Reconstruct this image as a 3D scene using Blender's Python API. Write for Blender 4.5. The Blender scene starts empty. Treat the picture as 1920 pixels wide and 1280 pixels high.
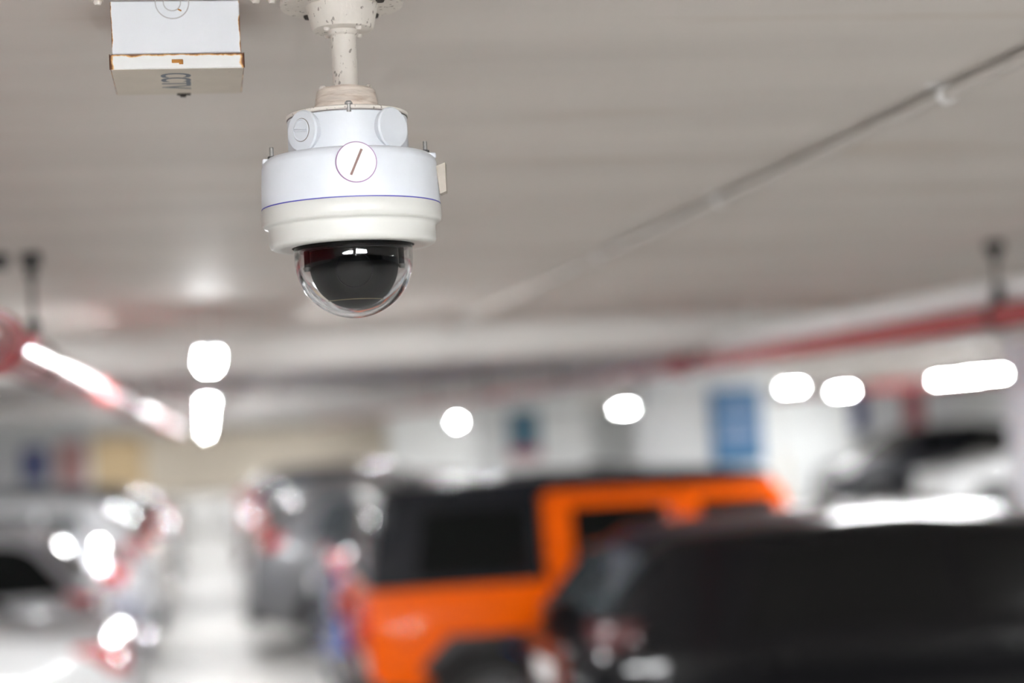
import bpy, bmesh, math, random
from mathutils import Vector, Matrix
random.seed(7)
PI = math.pi
S = bpy.context.scene
COL = S.collection

# ------------------------------------------------------------------ camera
F_PX, CAM_H = 3320.0, 2.2
VP = (385.0, 828.0)            # where the lines along the parking row (+Y) converge
ROLL = math.radians(3.0)
dy = Vector(((VP[0] - 960) / F_PX, -(VP[1] - 640) / F_PX, -1)).normalized()
up = Vector((-math.sin(ROLL), math.cos(ROLL), 0))
up.z = -(up.x * dy.x + up.y * dy.y) / dy.z
up.normalize()
dx = dy.cross(up)
cam = bpy.data.cameras.new('camera')
cam_o = bpy.data.objects.new('camera', cam)
COL.objects.link(cam_o)
cam.sensor_width = 36.0
cam.lens = F_PX * 36.0 / 1920.0
cam.clip_start, cam.clip_end = 0.05, 300
cam_o.matrix_world = Matrix.Translation((0, 0, CAM_H)) @ Matrix((dx, dy, up)).to_4x4()
cam.dof.use_dof = True
cam.dof.focus_distance = 2.13
cam.dof.aperture_fstop = 1.62
S.camera = cam_o

# ------------------------------------------------------------------ world, exposure
w = bpy.data.worlds.new('world')
S.world = w
w.use_nodes = True
w.node_tree.nodes['Background'].inputs[0].default_value = (0.9, 0.95, 1.0, 1)
w.node_tree.nodes['Background'].inputs[1].default_value = 0.25
S.view_settings.view_transform = 'Standard'
S.view_settings.look = 'None'
S.view_settings.gamma = 1.0
S.view_settings.use_curve_mapping = False
S.view_settings.exposure = 0.17
TUBE_STRENGTH = 470.0
S.cycles.use_denoising = True
S.cycles.sample_clamp_indirect = 8.0
S.cycles.blur_glossy = 0.5
S.cycles.max_bounces = 9
S.cycles.diffuse_bounces = 5
S.cycles.glossy_bounces = 4
S.cycles.transmission_bounces = 9
S.cycles.caustics_refractive = False
S.cycles.caustics_reflective = False

CEIL = 2.742

# ------------------------------------------------------------------ materials
MATS = {}
def mat(name, col, rough=0.5, metal=0.0, coat=0.0, spec=0.5, emit=None, strength=0.0, vary=0.0, vscale=8.0,
        dirt=None, dirt_amt=0.0, dirt_scale=40.0, stretch=(1, 1, 1), bump=0.0, coat_rough=0.03, dirt_lo=0.58, dirt_hi=0.7, trans=0.0):
    m = bpy.data.materials.new(name)
    m.use_nodes = True
    nt = m.node_tree
    b = nt.nodes['Principled BSDF']
    b.inputs['Base Color'].default_value = (*col, 1)
    b.inputs['Roughness'].default_value = rough
    b.inputs['Metallic'].default_value = metal
    b.inputs['Coat Weight'].default_value = coat
    b.inputs['Coat Roughness'].default_value = coat_rough
    b.inputs['Specular IOR Level'].default_value = spec
    b.inputs['Transmission Weight'].default_value = trans
    if emit:
        b.inputs['Emission Color'].default_value = (*emit, 1)
        b.inputs['Emission Strength'].default_value = strength
    if vary or dirt or bump:
        tc = nt.nodes.new('ShaderNodeTexCoord')
        mp = nt.nodes.new('ShaderNodeMapping')
        mp.inputs['Scale'].default_value = stretch
        nt.links.new(tc.outputs['Object'], mp.inputs['Vector'])
        last = None
        if vary:
            n = nt.nodes.new('ShaderNodeTexNoise')
            n.inputs['Scale'].default_value = vscale
            n.inputs['Detail'].default_value = 5
            nt.links.new(mp.outputs[0], n.inputs['Vector'])
            r = nt.nodes.new('ShaderNodeMapRange')
            r.inputs['From Min'].default_value = 0.3
            r.inputs['From Max'].default_value = 0.7
            r.inputs['To Min'].default_value = 1 - vary
            r.inputs['To Max'].default_value = 1 + vary * 0.4
            nt.links.new(n.outputs['Fac'], r.inputs['Value'])
            mx = nt.nodes.new('ShaderNodeVectorMath')
            mx.operation = 'SCALE'
            mx.inputs[0].default_value = col
            nt.links.new(r.outputs[0], mx.inputs['Scale'])
            last = mx.outputs[0]
        if dirt:
            n2 = nt.nodes.new('ShaderNodeTexNoise')
            n2.inputs['Scale'].default_value = dirt_scale
            n2.inputs['Detail'].default_value = 6
            nt.links.new(mp.outputs[0], n2.inputs['Vector'])
            r2 = nt.nodes.new('ShaderNodeMapRange')
            r2.inputs['From Min'].default_value = dirt_lo
            r2.inputs['From Max'].default_value = dirt_hi
            r2.inputs['To Max'].default_value = dirt_amt
            nt.links.new(n2.outputs['Fac'], r2.inputs['Value'])
            mm = nt.nodes.new('ShaderNodeMix')
            mm.data_type = 'RGBA'
            mm.inputs[6].default_value = (*col, 1)
            if last: nt.links.new(last, mm.inputs[6])
            mm.inputs[7].default_value = (*dirt, 1)
            nt.links.new(r2.outputs[0], mm.inputs[0])
            last = mm.outputs[2]
        if last: nt.links.new(last, b.inputs['Base Color'])
        if bump:
            n3 = nt.nodes.new('ShaderNodeTexNoise')
            n3.inputs['Scale'].default_value = 120
            n3.inputs['Detail'].default_value = 3
            nt.links.new(mp.outputs[0], n3.inputs['Vector'])
            bp = nt.nodes.new('ShaderNodeBump')
            bp.inputs['Strength'].default_value = bump
            bp.inputs['Distance'].default_value = 0.002
            nt.links.new(n3.outputs['Fac'], bp.inputs['Height'])
            nt.links.new(bp.outputs[0], b.inputs['Normal'])
    MATS[name] = m
    return m

mat('ceiling_paint', (0.62, 0.58, 0.55), 0.58, vary=0.10, vscale=1.6, stretch=(0.5, 2.2, 1), dirt=(0.42, 0.33, 0.25), dirt_amt=0.35, dirt_scale=2.2, bump=0.25)
mat('beam_paint', (0.72, 0.70, 0.68), 0.55, vary=0.06, vscale=2)
mat('floor_epoxy', (0.44, 0.43, 0.41), 0.52, vary=0.10, vscale=0.6, dirt=(0.36, 0.31, 0.26), dirt_amt=0.5, dirt_scale=0.7, spec=0.4)
mat('wall_white', (0.91, 0.93, 0.93), 0.6, vary=0.05, vscale=1)
mat('wall_grey', (0.17, 0.17, 0.17), 0.7, vary=0.05, vscale=1)
mat('wall_cream', (0.93, 0.84, 0.71), 0.6, vary=0.05, vscale=1)
mat('wall_tan', (0.74, 0.56, 0.33), 0.6, vary=0.05, vscale=1)
mat('lamp_white', (0.85, 0.85, 0.85), 0.4)
mat('lamp_tube', (0.9, 0.9, 0.9), 0.3, emit=(0.975, 0.99, 1.0), strength=TUBE_STRENGTH)
mat('pipe_red', (0.34, 0.025, 0.032), 0.3, coat=0.5, coat_rough=0.2, vary=0.08, vscale=4)
mat('steel_dark', (0.035, 0.035, 0.035), 0.5, metal=0.3)
mat('steel_zinc', (0.34, 0.34, 0.33), 0.42, metal=0.8)
mat('conduit_paint', (0.50, 0.47, 0.44), 0.5, vary=0.06)
# dome camera paints
mat('cool_white', (0.635, 0.665, 0.715), 0.38, vary=0.035, vscale=30, dirt=(0.45, 0.43, 0.41), dirt_amt=0.6, dirt_scale=95, dirt_lo=0.72, dirt_hi=0.76, bump=0.12)
mat('cream_white', (0.585, 0.585, 0.56), 0.32, vary=0.025, vscale=25, dirt=(0.5, 0.46, 0.4), dirt_amt=0.5, dirt_scale=80, dirt_lo=0.72, dirt_hi=0.78)
mat('old_white', (0.74, 0.70, 0.65), 0.55, vary=0.10, vscale=26, dirt=(0.16, 0.13, 0.11), dirt_amt=0.8, dirt_scale=170, dirt_lo=0.62, dirt_hi=0.67, stretch=(1, 1, 0.6), bump=0.3)
mat('stained_white', (0.70, 0.62, 0.55), 0.6, vary=0.2, vscale=22, dirt=(0.36, 0.25, 0.18), dirt_amt=0.75, dirt_scale=34, dirt_lo=0.5, dirt_hi=0.75, stretch=(1, 1, 6), bump=0.35)
mat('dirty_beige', (0.56, 0.51, 0.44), 0.55, vary=0.06, vscale=20, dirt=(0.2, 0.16, 0.12), dirt_amt=0.7, dirt_scale=60, dirt_lo=0.7, dirt_hi=0.74)
mat('rust_dark', (0.10, 0.045, 0.025), 0.85, vary=0.4, vscale=60)
mat('ring_grey', (0.55, 0.55, 0.57), 0.5)
mat('seam_shade', (0.20, 0.18, 0.17), 0.8)  # dark grey for shade painted into seams and grooves
mat('plug_white', (0.84, 0.84, 0.85), 0.25)
mat('seam_blue', (0.05, 0.05, 0.33), 0.5)
mat('plug_edge', (0.30, 0.17, 0.33), 0.5)
mat('slot_brown', (0.17, 0.10, 0.09), 0.6)
mat('tab_beige', (0.34, 0.30, 0.26), 0.6, vary=0.1, vscale=40)
mat('black_shroud', (0.003, 0.004, 0.007), 0.5, spec=0.06)
mat('lens_black', (0.004, 0.005, 0.008), 0.1, spec=0.08)
mat('black_drum', (0.006, 0.008, 0.016), 0.3, spec=0.1)
mat('lens_ring', (0.30, 0.24, 0.14), 0.4, metal=0.5)
mat('stencil_ink', (0.12, 0.14, 0.17), 0.7)
mat('near_black', (0.02, 0.015, 0.012), 0.8)  # near-black of the plate bolts and hinge knuckle
mat('rust', (0.50, 0.22, 0.05), 0.85, vary=0.4, vscale=60)
m = mat('dome_glass', (1, 1, 1), 0.0)
nt = m.node_tree
g = nt.nodes.new('ShaderNodeBsdfGlass')
g.inputs['IOR'].default_value = 1.38
g.inputs['Roughness'].default_value = 0.0
g.inputs['Color'].default_value = (0.97, 0.975, 0.98, 1)
nt.links.new(g.outputs[0], nt.nodes['Material Output'].inputs[0])

def rust_edge_mat(name, col, hx, zt, width=0.0045, wob=0.02):
    """painted steel with rust bleeding from the long top edge and the two front corners"""
    m = bpy.data.materials.new(name)
    m.use_nodes = True
    nt = m.node_tree
    L = nt.links.new
    b = nt.nodes['Principled BSDF']
    b.inputs['Roughness'].default_value = 0.45
    tc = nt.nodes.new('ShaderNodeTexCoord')
    sp = nt.nodes.new('ShaderNodeSeparateXYZ')
    L(tc.outputs['Object'], sp.inputs[0])
    def math_(op, a, b_=None, c=None):
        n = nt.nodes.new('ShaderNodeMath'); n.operation = op
        for i, v in enumerate((a, b_, c)):
            if v is None: continue
            if isinstance(v, (int, float)): n.inputs[i].default_value = v
            else: L(v, n.inputs[i])
        return n.outputs[0]
    ns = nt.nodes.new('ShaderNodeTexNoise'); ns.inputs['Scale'].default_value = 55; ns.inputs['Detail'].default_value = 6
    L(tc.outputs['Object'], ns.inputs['Vector'])
    no = math_('MULTIPLY', math_('SUBTRACT', ns.outputs['Fac'], 0.5), wob)
    ax = math_('SUBTRACT', hx, math_('ABSOLUTE', sp.outputs[0]))            # distance from the side edge
    az = math_('MULTIPLY', math_('SUBTRACT', zt, sp.outputs[2]), 1.6)       # distance from the top edge
    d = math_('ADD', math_('MINIMUM', ax, az), no)
    r = nt.nodes.new('ShaderNodeMapRange')
    r.inputs['From Min'].default_value = 0.0005; r.inputs['From Max'].default_value = width
    r.inputs['To Min'].default_value = 1.0; r.inputs['To Max'].default_value = 0.0
    L(d, r.inputs['Value'])
    cr = nt.nodes.new('ShaderNodeValToRGB')
    cr.color_ramp.elements[0].color = (*col, 1); cr.color_ramp.elements[0].position = 0.1
    cr.color_ramp.elements[1].color = (0.16, 0.055, 0.02, 1); cr.color_ramp.elements[1].position = 1.0
    e = cr.color_ramp.elements.new(0.5); e.color = (0.72, 0.40, 0.12, 1)
    L(r.outputs[0], cr.inputs[0])
    L(cr.outputs[0], b.inputs['Base Color'])
    MATS[name] = m
    return m

# ------------------------------------------------------------------ mesh helpers
def finish(name, bm, m, parent=None, loc=(0, 0, 0), rot=(0, 0, 0), smooth=35, col=True):
    bmesh.ops.recalc_face_normals(bm, faces=bm.faces)
    if smooth:
        lim = math.radians(smooth)
        for f in bm.faces: f.smooth = True
        for e in bm.edges:
            if len(e.link_faces) == 2 and e.calc_face_angle(0) > lim: e.smooth = False
    me = bpy.data.meshes.new(name)
    bm.to_mesh(me)
    bm.free()
    o = bpy.data.objects.new(name, me)
    COL.objects.link(o)
    if m: me.materials.append(MATS[m] if isinstance(m, str) else m)
    o.location = loc
    o.rotation_euler = rot
    if parent: o.parent = parent
    return o

def thing(name, label, cat, loc=(0, 0, 0), rotz=0, group=None, kind=None):
    o = bpy.data.objects.new(name, None)
    COL.objects.link(o)
    o.empty_display_size = 0.1
    o.location = loc
    o.rotation_euler = (0, 0, rotz)
    return tag(o, label, cat, group, kind)

def tag(o, label=None, cat=None, group=None, kind=None):
    if label: o['label'] = label
    if cat: o['category'] = cat
    if group: o['group'] = group
    if kind: o['kind'] = kind
    return o

def bm_box(bm, c, s, bev=0.0, seg=1, M=None):
    g = bmesh.ops.create_cube(bm, size=1.0)
    vs = g['verts']
    for v in vs: v.co = Vector((v.co.x * s[0], v.co.y * s[1], v.co.z * s[2]))
    if bev:
        es = list({e for v in vs for e in v.link_edges})
        r = bmesh.ops.bevel(bm, geom=es, offset=bev, segments=seg, affect='EDGES', profile=0.5)
        vs = list({v for f in r['faces'] for v in f.verts} | {v for v in vs if v.is_valid})
    for v in vs:
        if M: v.co = M @ v.co
        v.co += Vector(c)
    return vs

def box(name, c, s, m, parent=None, bev=0.0, seg=1, rot=(0, 0, 0)):
    bm = bmesh.new()
    bm_box(bm, (0, 0, 0), s, bev, seg)
    return finish(name, bm, m, parent, c, rot)

def bm_lathe(bm, prof, seg=48, M=None):
    rings = []
    for r, z in prof:
        if r < 1e-6:
            rings.append([bm.verts.new((0, 0, z))])
        else:
            rings.append([bm.verts.new((r * math.cos(2 * PI * i / seg), r * math.sin(2 * PI * i / seg), z)) for i in range(seg)])
    for a, b in zip(rings, rings[1:]):
        for i in range(seg):
            j = (i + 1) % seg
            if len(a) == 1 and len(b) == 1: continue
            if len(a) == 1: bm.faces.new((a[0], b[i], b[j]))
            elif len(b) == 1: bm.faces.new((a[i], a[j], b[0]))
            else: bm.faces.new((a[i], a[j], b[j], b[i]))
    if M:
        for R in rings:
            for v in R: v.co = M @ v.co
    return rings

def lathe(name, prof, m, parent=None, loc=(0, 0, 0), rot=(0, 0, 0), seg=48, smooth=35):
    bm = bmesh.new()
    bm_lathe(bm, prof, seg)
    return finish(name, bm, m, parent, loc, rot, smooth)

def align(d):
    return Vector((0, 0, 1)).rotation_difference(Vector(d).normalized()).to_matrix().to_4x4()

def bm_rod(bm, a, b, r, seg=12):
    a, b = Vector(a), Vector(b)
    L = (b - a).length
    bm_lathe(bm, [(0, 0), (r, 0), (r, L), (0, L)], seg, Matrix.Translation(a) @ align(b - a))

def rod(name, a, b, r, m, parent=None, seg=12):
    bm = bmesh.new()
    bm_rod(bm, a, b, r, seg)
    return finish(name, bm, m, parent)

def prism(name, pts, y0, y1, m, parent=None, bev=0.0, axis='y'):
    """polygon (u, z) extruded between y0 and y1"""
    bm = bmesh.new()
    mk = (lambda u, z, t: (u, t, z)) if axis == 'y' else (lambda u, z, t: (t, u, z))
    a = [bm.verts.new(mk(u, z, y0)) for u, z in pts]
    b = [bm.verts.new(mk(u, z, y1)) for u, z in pts]
    bm.faces.new(a); bm.faces.new(b[::-1])
    n = len(pts)
    for i in range(n): bm.faces.new((a[i], b[i], b[(i + 1) % n], a[(i + 1) % n]))
    if bev: bmesh.ops.bevel(bm, geom=list(bm.edges), offset=bev, segments=2, affect='EDGES', profile=0.5)
    return finish(name, bm, m, parent)

# ================================================================== SETTING
def struct(o): o['kind'] = 'structure'; return o
X0, X1, Y0, Y1 = -17.0, 19.0, -12.0, 78.0
struct(box('floor', ((X0 + X1) / 2, (Y0 + Y1) / 2, -0.1), (X1 - X0, Y1 - Y0, 0.2), 'floor_epoxy'))
struct(box('ceiling', ((X0 + X1) / 2, (Y0 + Y1) / 2, CEIL + 0.1), (X1 - X0, Y1 - Y0, 0.2), 'ceiling_paint'))
struct(box('wall_far', ((X0 + X1) / 2, Y1 + 0.1, CEIL / 2), (X1 - X0, 0.2, CEIL), 'wall_cream'))
struct(box('wall_near', ((X0 + X1) / 2, Y0 - 0.1, CEIL / 2), (X1 - X0, 0.2, CEIL), 'wall_grey'))
struct(box('wall_left', (X0 - 0.1, (Y0 + Y1) / 2, CEIL / 2), (0.2, Y1 - Y0, CEIL), 'wall_white'))
struct(box('wall_right', (X1 + 0.1, (Y0 + Y1) / 2, CEIL / 2), (0.2, Y1 - Y0, CEIL), 'wall_white'))
# cross beams
k = 1
for y in (9.2, 22.4, 35.6, 48.8, 62.0):
    o = struct(box('trim_%d' % k, ((X0 + X1) / 2, y + 0.45, CEIL - 0.09), (X1 - X0, 0.9, 0.18), 'beam_paint', bev=0.01))
    k += 1
# tan panelled stretch of the far left wall
struct(box('trim_%d' % k, (-5.0, 60.0, 1.25), (6.0, 0.25, 2.5), 'wall_tan', bev=0.02)); k += 1

# white piers along the right-hand edge of the first row
def pier(x, y, sx, sy, label):
    t = thing('pier', label, 'pier', (x, y, 0), 0, 'white piers')
    box('shaft', (0, 0, CEIL / 2), (sx, sy, CEIL - 0.002), 'wall_white', t, bev=0.02)
    for s in (-1, 1):
        box('corner_guard', (s * (sx / 2 + 0.006), -sy / 2 + 0.04, 0.6), (0.012, 0.09, 1.2), 'guard_yellow', t, bev=0.002)
    return t
mat('guard_yellow', (0.75, 0.47, 0.05), 0.5)
pier(6.90, 13.45, 0.6, 0.9, 'white pier cut by the right edge of the picture, in front of the white car')
pier(5.8, 20.25, 1.56, 0.5, 'wide white pier carrying the tall blue notice board')
pier(6.15, 33.45, 2.2, 0.5, 'white pier carrying the small teal and red notice')
pier(5.9, 46.65, 2.26, 0.5, 'furthest white pier, seen above the rear of the orange off-roader')
pier(14.2, 60.5, 2.8, 0.6, 'distant white pier glimpsed between the blue and the teal notices')
pier(14.45, 41.0, 1.7, 0.8, 'broad white pier across the lane, left of the dark grey off-road car')

# ================================================================== DOME CAMERA
AX, AY = 0.190, 2.175                    # axis of the camera
def zp(y): return 2.7345 - (y - 5) * 0.0006627 + 0.0
dome = thing('dome_camera', 'white ceiling-hung dome security camera with a clear bubble', 'security camera', (AX, AY, 0), math.atan2(-AX, AY) * 0)
FACE = math.atan2(-AY, -AX)              # azimuth that looks towards the lens of the photographer
def polar(r, az, z):                     # az = 0 faces the photographer, positive to the right
    a = FACE + az
    return Vector((r * math.cos(a), r * math.sin(a), z))
# ceiling plate
pl = lathe('mounting_plate', [(0, CEIL - 0.001), (0.0755, CEIL - 0.001), (0.0765, zp(6)), (0.0755, zp(13)), (0.05, zp(13) + .0005), (0, zp(13))], 'old_white', dome, seg=64)
for a in (-2.35, 2.4, 0.9):
    p = polar(0.060, a, zp(13))
    o = lathe('plate_bolt', [(0, -0.0045), (0.0045, -0.0045), (0.006, -0.001), (0.006, 0.003), (0, 0.003)], 'near_black', pl, p, seg=8)
# upper hub
hub = lathe('upper_hub', [(0, zp(5)), (0.0505, zp(8)), (0.0445, zp(12)), (0.0435, zp(20)), (0.0385, zp(52)), (0.0372, zp(57)), (0.0350, zp(58.5)), (0, zp(58.5))], 'old_white', dome, seg=64)
for a in (-0.75, 0.72, 2.4, -2.4):
    p = polar(0.0295, a, zp(58.5))
    lathe('hub_screw', [(0, -0.004), (0.0025, -0.004), (0.0038, -0.002), (0.0038, 0.001), (0, 0.001)], 'old_white', hub, p, seg=10)
lathe('collar', [(0.014, zp(57)), (0.0188, zp(57)), (0.0192, zp(60)), (0.0188, zp(66)), (0.0172, zp(68)), (0.014, zp(68))], 'old_white', dome, seg=40)
lathe('stem', [(0, zp(57)), (0.0155, zp(57)), (0.0155, zp(168)), (0, zp(168))], 'old_white', dome, seg=40)
lh = lathe('lower_hub', [(0, zp(164)), (0.018, zp(164)), (0.020, zp(167)), (0.0335, zp(170)), (0.0362, zp(174)), (0.0408, zp(213)), (0.041, zp(219)), (0, zp(219))], 'stained_white', dome, seg=64)
for a in (-0.9 - 0.55, 0.9 + 0.5, 2.6):
    p = polar(0.0285, a, zp(169.5))
    lathe('hub_screw', [(0, 0.005), (0.003, 0.0048), (0.0044, 0.003), (0.0044, -0.001), (0, -0.001)], 'old_white', lh, p, seg=10)
# upper housing
lathe('flange', [(0, zp(217)), (0.073, zp(217)), (0.0752, zp(219)), (0.0752, zp(223)), (0.073, zp(225.5)), (0, zp(225.5))], 'old_white', dome, seg=96)
uh = lathe('upper_housing', [(0, zp(226)), (0.0728, zp(226)), (0.0738, zp(228)), (0.0742, zp(298)), (0, zp(298))], 'cool_white', dome, seg=96)
def radial(az, tilt=0.0):                # frame whose +Z points outward at azimuth az
    d = polar(1, az, 0)
    zax = Vector((d.x, d.y, 0)).normalized()
    yax = Vector((0, 0, 1))
    xax = yax.cross(zax)
    return Matrix((xax, yax, zax)).transposed().to_4x4()
def radial_part(name, prof, m, az, r, z, parent, seg=40, smooth=35, sq=(1, 1)):
    bm = bmesh.new()
    M = Matrix.Translation(polar(r, az, z)) @ radial(az)
    bm_lathe(bm, prof, seg, M @ Matrix.Diagonal((sq[0], sq[1], 1, 1)))
    return finish(name, bm, m, parent, smooth=smooth)
b1 = radial_part('boss', [(0, -0.04), (0.0258, -0.04), (0.0256, 0.006), (0.0240, 0.008), (0, 0.008)], 'cool_white', -0.80, 0.0695, zp(258), dome)
b2 = radial_part('boss', [(0, -0.04), (0.0258, -0.04), (0.0256, 0.006), (0.0240, 0.008), (0, 0.008)], 'cool_white', 0.80, 0.0695, zp(258), dome)
pg = radial_part('threaded_plug', [(0, 0.0), (0.0125, 0.0), (0.0135, 0.0092), (0.0122, 0.0098), (0.0118, 0.0088), (0, 0.0088)], 'cool_white', -0.80, 0.0695, zp(256), b1)
def radial_box(name, cx, cy, cz, s, m, az, r, z, parent, rz=0, bev=0.0):
    bm = bmesh.new()
    M = Matrix.Translation(polar(r, az, z)) @ radial(az) @ Matrix.Rotation(rz, 4, 'Z')
    vs = bm_box(bm, (0, 0, 0), s, bev)
    for v in bm.verts: v.co = M @ (v.co + Vector((cx, cy, cz)))
    return finish(name, bm, m, parent)
radial_box('plug_rib', 0, 0.0012, 0.0095, (0.021, 0.0017, 0.003), 'cool_white', -0.80, 0.0695, zp(256), b1, -0.16, 0.0004)
radial_box('plug_rib', 0, -0.0016, 0.0095, (0.021, 0.0012, 0.003), 'cool_white', -0.80, 0.0695, zp(256), b1, -0.16, 0.0004)
radial_part('plug_gap', [(0.0134, 0.004), (0.0143, 0.004), (0.0143, 0.0084), (0.0134, 0.0084)], 'seam_shade', -0.80, 0.0695, zp(256), b1)  # dark ring painting the shade in the groove round the plug
lathe('flange_shade', [(0.05, zp(225.2)), (0.0746, zp(225.2)), (0.0746, zp(227.0)), (0.05, zp(227.0))], 'seam_shade', dome, seg=96)  # dark ring painting the shadow line under the flange
# dark screw on the front of the flange
sc = lathe('flange_screw', [(0, 0.0075), (0.003, 0.0072), (0.0048, 0.0048), (0.0048, 0.0035), (0.0027, 0.0035), (0.0027, -0.006), (0, -0.006)], 'steel_zinc', dome, polar(0.0735, 0.035, zp(222)), seg=14)
# main body
body_z0, body_z1 = zp(297), zp(392)
mb = lathe('main_housing', [(0, body_z0 + 0.0005), (0.094, body_z0), (0.1005, body_z0 - 0.0015), (0.1055, body_z0 - 0.006), (0.1078, body_z0 - 0.0125),
                            (0.1090, zp(345)), (0.1100, zp(391)), (0, zp(391))], 'cool_white', dome, seg=128, smooth=40)
lathe('seam_line', [(0, zp(390.6)), (0.1102, zp(390.6)), (0.1102, zp(392.6)), (0, zp(392.6))], 'seam_blue', dome, seg=128)
lathe('trim_ring', [(0, zp(392.5)), (0.1098, zp(392.5)), (0.1104, zp(394)), (0.1106, zp(414)), (0.1098, zp(421)), (0.1075, zp(425.5)), (0.1045, zp(426.5)), (0.1032, zp(428)),
                    (0.1026, zp(432)), (0.1026, zp(456)), (0.1012, zp(462)), (0.098, zp(465.5)), (0.088, zp(466)), (0.0752, zp(464.5)), (0.0746, zp(462)), (0.0746, zp(440)), (0, zp(440))], 'cream_white', dome, seg=128, smooth=50)
# studs with nuts on both shoulders
for a in (-1.53, 1.50):
    p = polar(0.0945, a, body_z0 - 0.001)
    st = lathe('stud', [(0, 0.0165), (0.0022, 0.0165), (0.0026, 0.0155), (0.0026, -0.002), (0, -0.002)], 'steel_zinc', dome, p, seg=12)
    lathe('nut', [(0.0022, 0.0055), (0.0044, 0.0055), (0.0050, 0.0048), (0.0050, 0.0008), (0.0058, 0.0006), (0.0058, -0.0005), (0.0022, -0.0005)], 'steel_dark', st, seg=6)
    box('lug', (p.x, p.y, body_z0 - 0.0035), (0.024, 0.020, 0.0075), 'cool_white', dome, 0.002, 2)
# front screw plug with slot
fp = radial_part('front_plug', [(0, -0.004), (0.0236, -0.004), (0.0238, 0.0012), (0.0228, 0.0018), (0, 0.0018)], 'plug_white', 0.075, 0.1088, zp(331), dome, seg=64)
radial_part('plug_rim', [(0.0232, -0.004), (0.0243, -0.004), (0.0243, 0.0014), (0.0232, 0.0019)], 'plug_edge', 0.075, 0.1088, zp(331), fp, seg=64)
radial_box('slot', 0, 0, 0.0012, (0.0030, 0.0335, 0.0014), 'slot_brown', 0.075, 0.1088, zp(331), fp, -0.43)
# side tab on the right
tb = bmesh.new()
T = polar(1, 1.46, 0)
base = polar(0.1075, 1.46, 0)
out = Vector((T.x, T.y, 0)).normalized()
tang = Vector((-out.y, out.x, 0))
quad = [(0.0, zp(324)), (0.0115, zp(318)), (0.0110, zp(372)), (0.0030, zp(376))]
vsA = [tb.verts.new(base + out * u + tang * -0.010 + Vector((0, 0, z))) for u, z in quad]
vsB = [tb.verts.new(base + out * u + tang * 0.012 + Vector((0, 0, z))) for u, z in quad]
tb.faces.new(vsA); tb.faces.new(vsB[::-1])
for i in range(4): tb.faces.new((vsA[i], vsB[i], vsB[(i + 1) % 4], vsA[(i + 1) % 4]))
finish('side_tab', tb, 'tab_beige', dome)
# clear bubble: closed shell with thickness
ro, ri, zc = 0.0728, 0.0678, zp(487)
prof = [(ro, zp(452)), (ro, zc)]
N = 26
for i in range(1, N): prof.append((ro * math.cos(i / N * PI / 2), zc - ro * math.sin(i / N * PI / 2)))
prof.append((0, zc - ro))
prof.append((0, zc - ri))
for i in range(N - 1, 0, -1): prof.append((ri * math.cos(i / N * PI / 2), zc - ri * math.sin(i / N * PI / 2)))
prof += [(ri, zc), (ri, zp(452)), (ro, zp(452))]
bm = bmesh.new()
bm_lathe(bm, prof, 128)
bmesh.ops.remove_doubles(bm, verts=bm.verts, dist=1e-6)
finish('clear_bubble', bm, 'dome_glass', dome, smooth=60)
# inside the bubble
lathe('inner_plate', [(0, zp(441)), (0.0685, zp(441)), (0.0685, zp(470)), (0.0665, zp(473)), (0.058, zp(473)), (0, zp(473))], 'black_drum', dome, seg=64)
N = 20
zs = zp(497)
sh = [(0, zp(472)), (0.0545, zp(472)), (0.0545, zs)]
for i in range(1, N): sh.append((0.0545 * math.cos(i / N * PI / 2), zs - 0.0545 * math.sin(i / N * PI / 2)))
sh.append((0, zs - 0.0545))
cm = lathe('camera_ball', sh, 'black_shroud', dome, seg=72)
tilt = Matrix.Translation(polar(0, 0, zs)) @ radial(0.0) @ Matrix.Rotation(math.radians(12), 4, 'X')
bm = bmesh.new()
bm_lathe(bm, [(0.022, 0.040), (0.0225, 0.0498), (0.0215, 0.0508), (0.0205, 0.0505), (0.020, 0.046), (0.020, 0.040)], 48, tilt)
lr = finish('lens_barrel', bm, 'black_drum', cm)
bm = bmesh.new()
bm_lathe(bm, [(0.0205, 0.044), (0.018, 0.0475), (0.012, 0.0495), (0.006, 0.0505), (0, 0.0508)], 40, tilt)
finish('lens_glass', bm, 'black_shroud', cm)
bm = bmesh.new()
tl2 = Matrix.Translation(Vector((0, 0, zs)))
bm_lathe(bm, [(0.0330, -0.0436), (0.0342, -0.0436), (0.0338, -0.0446), (0.0326, -0.0446)], 64, tl2)
finish('gold_ring', bm, 'lens_ring', cm)
for a in (-1.2, 1.25):
    p = polar(0.0600, a, 0)
    rod('post', (p.x, p.y, zp(472)), (p.x, p.y, zp(502)), 0.0034, 'black_drum', cm, 12)
    lathe('post_screw', [(0, -0.0035), (0.0030, -0.0030), (0.0042, 0.0), (0.0042, 0.002), (0, 0.002)], 'steel_zinc', cm, (p.x, p.y, zp(505)), seg=12)

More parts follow.
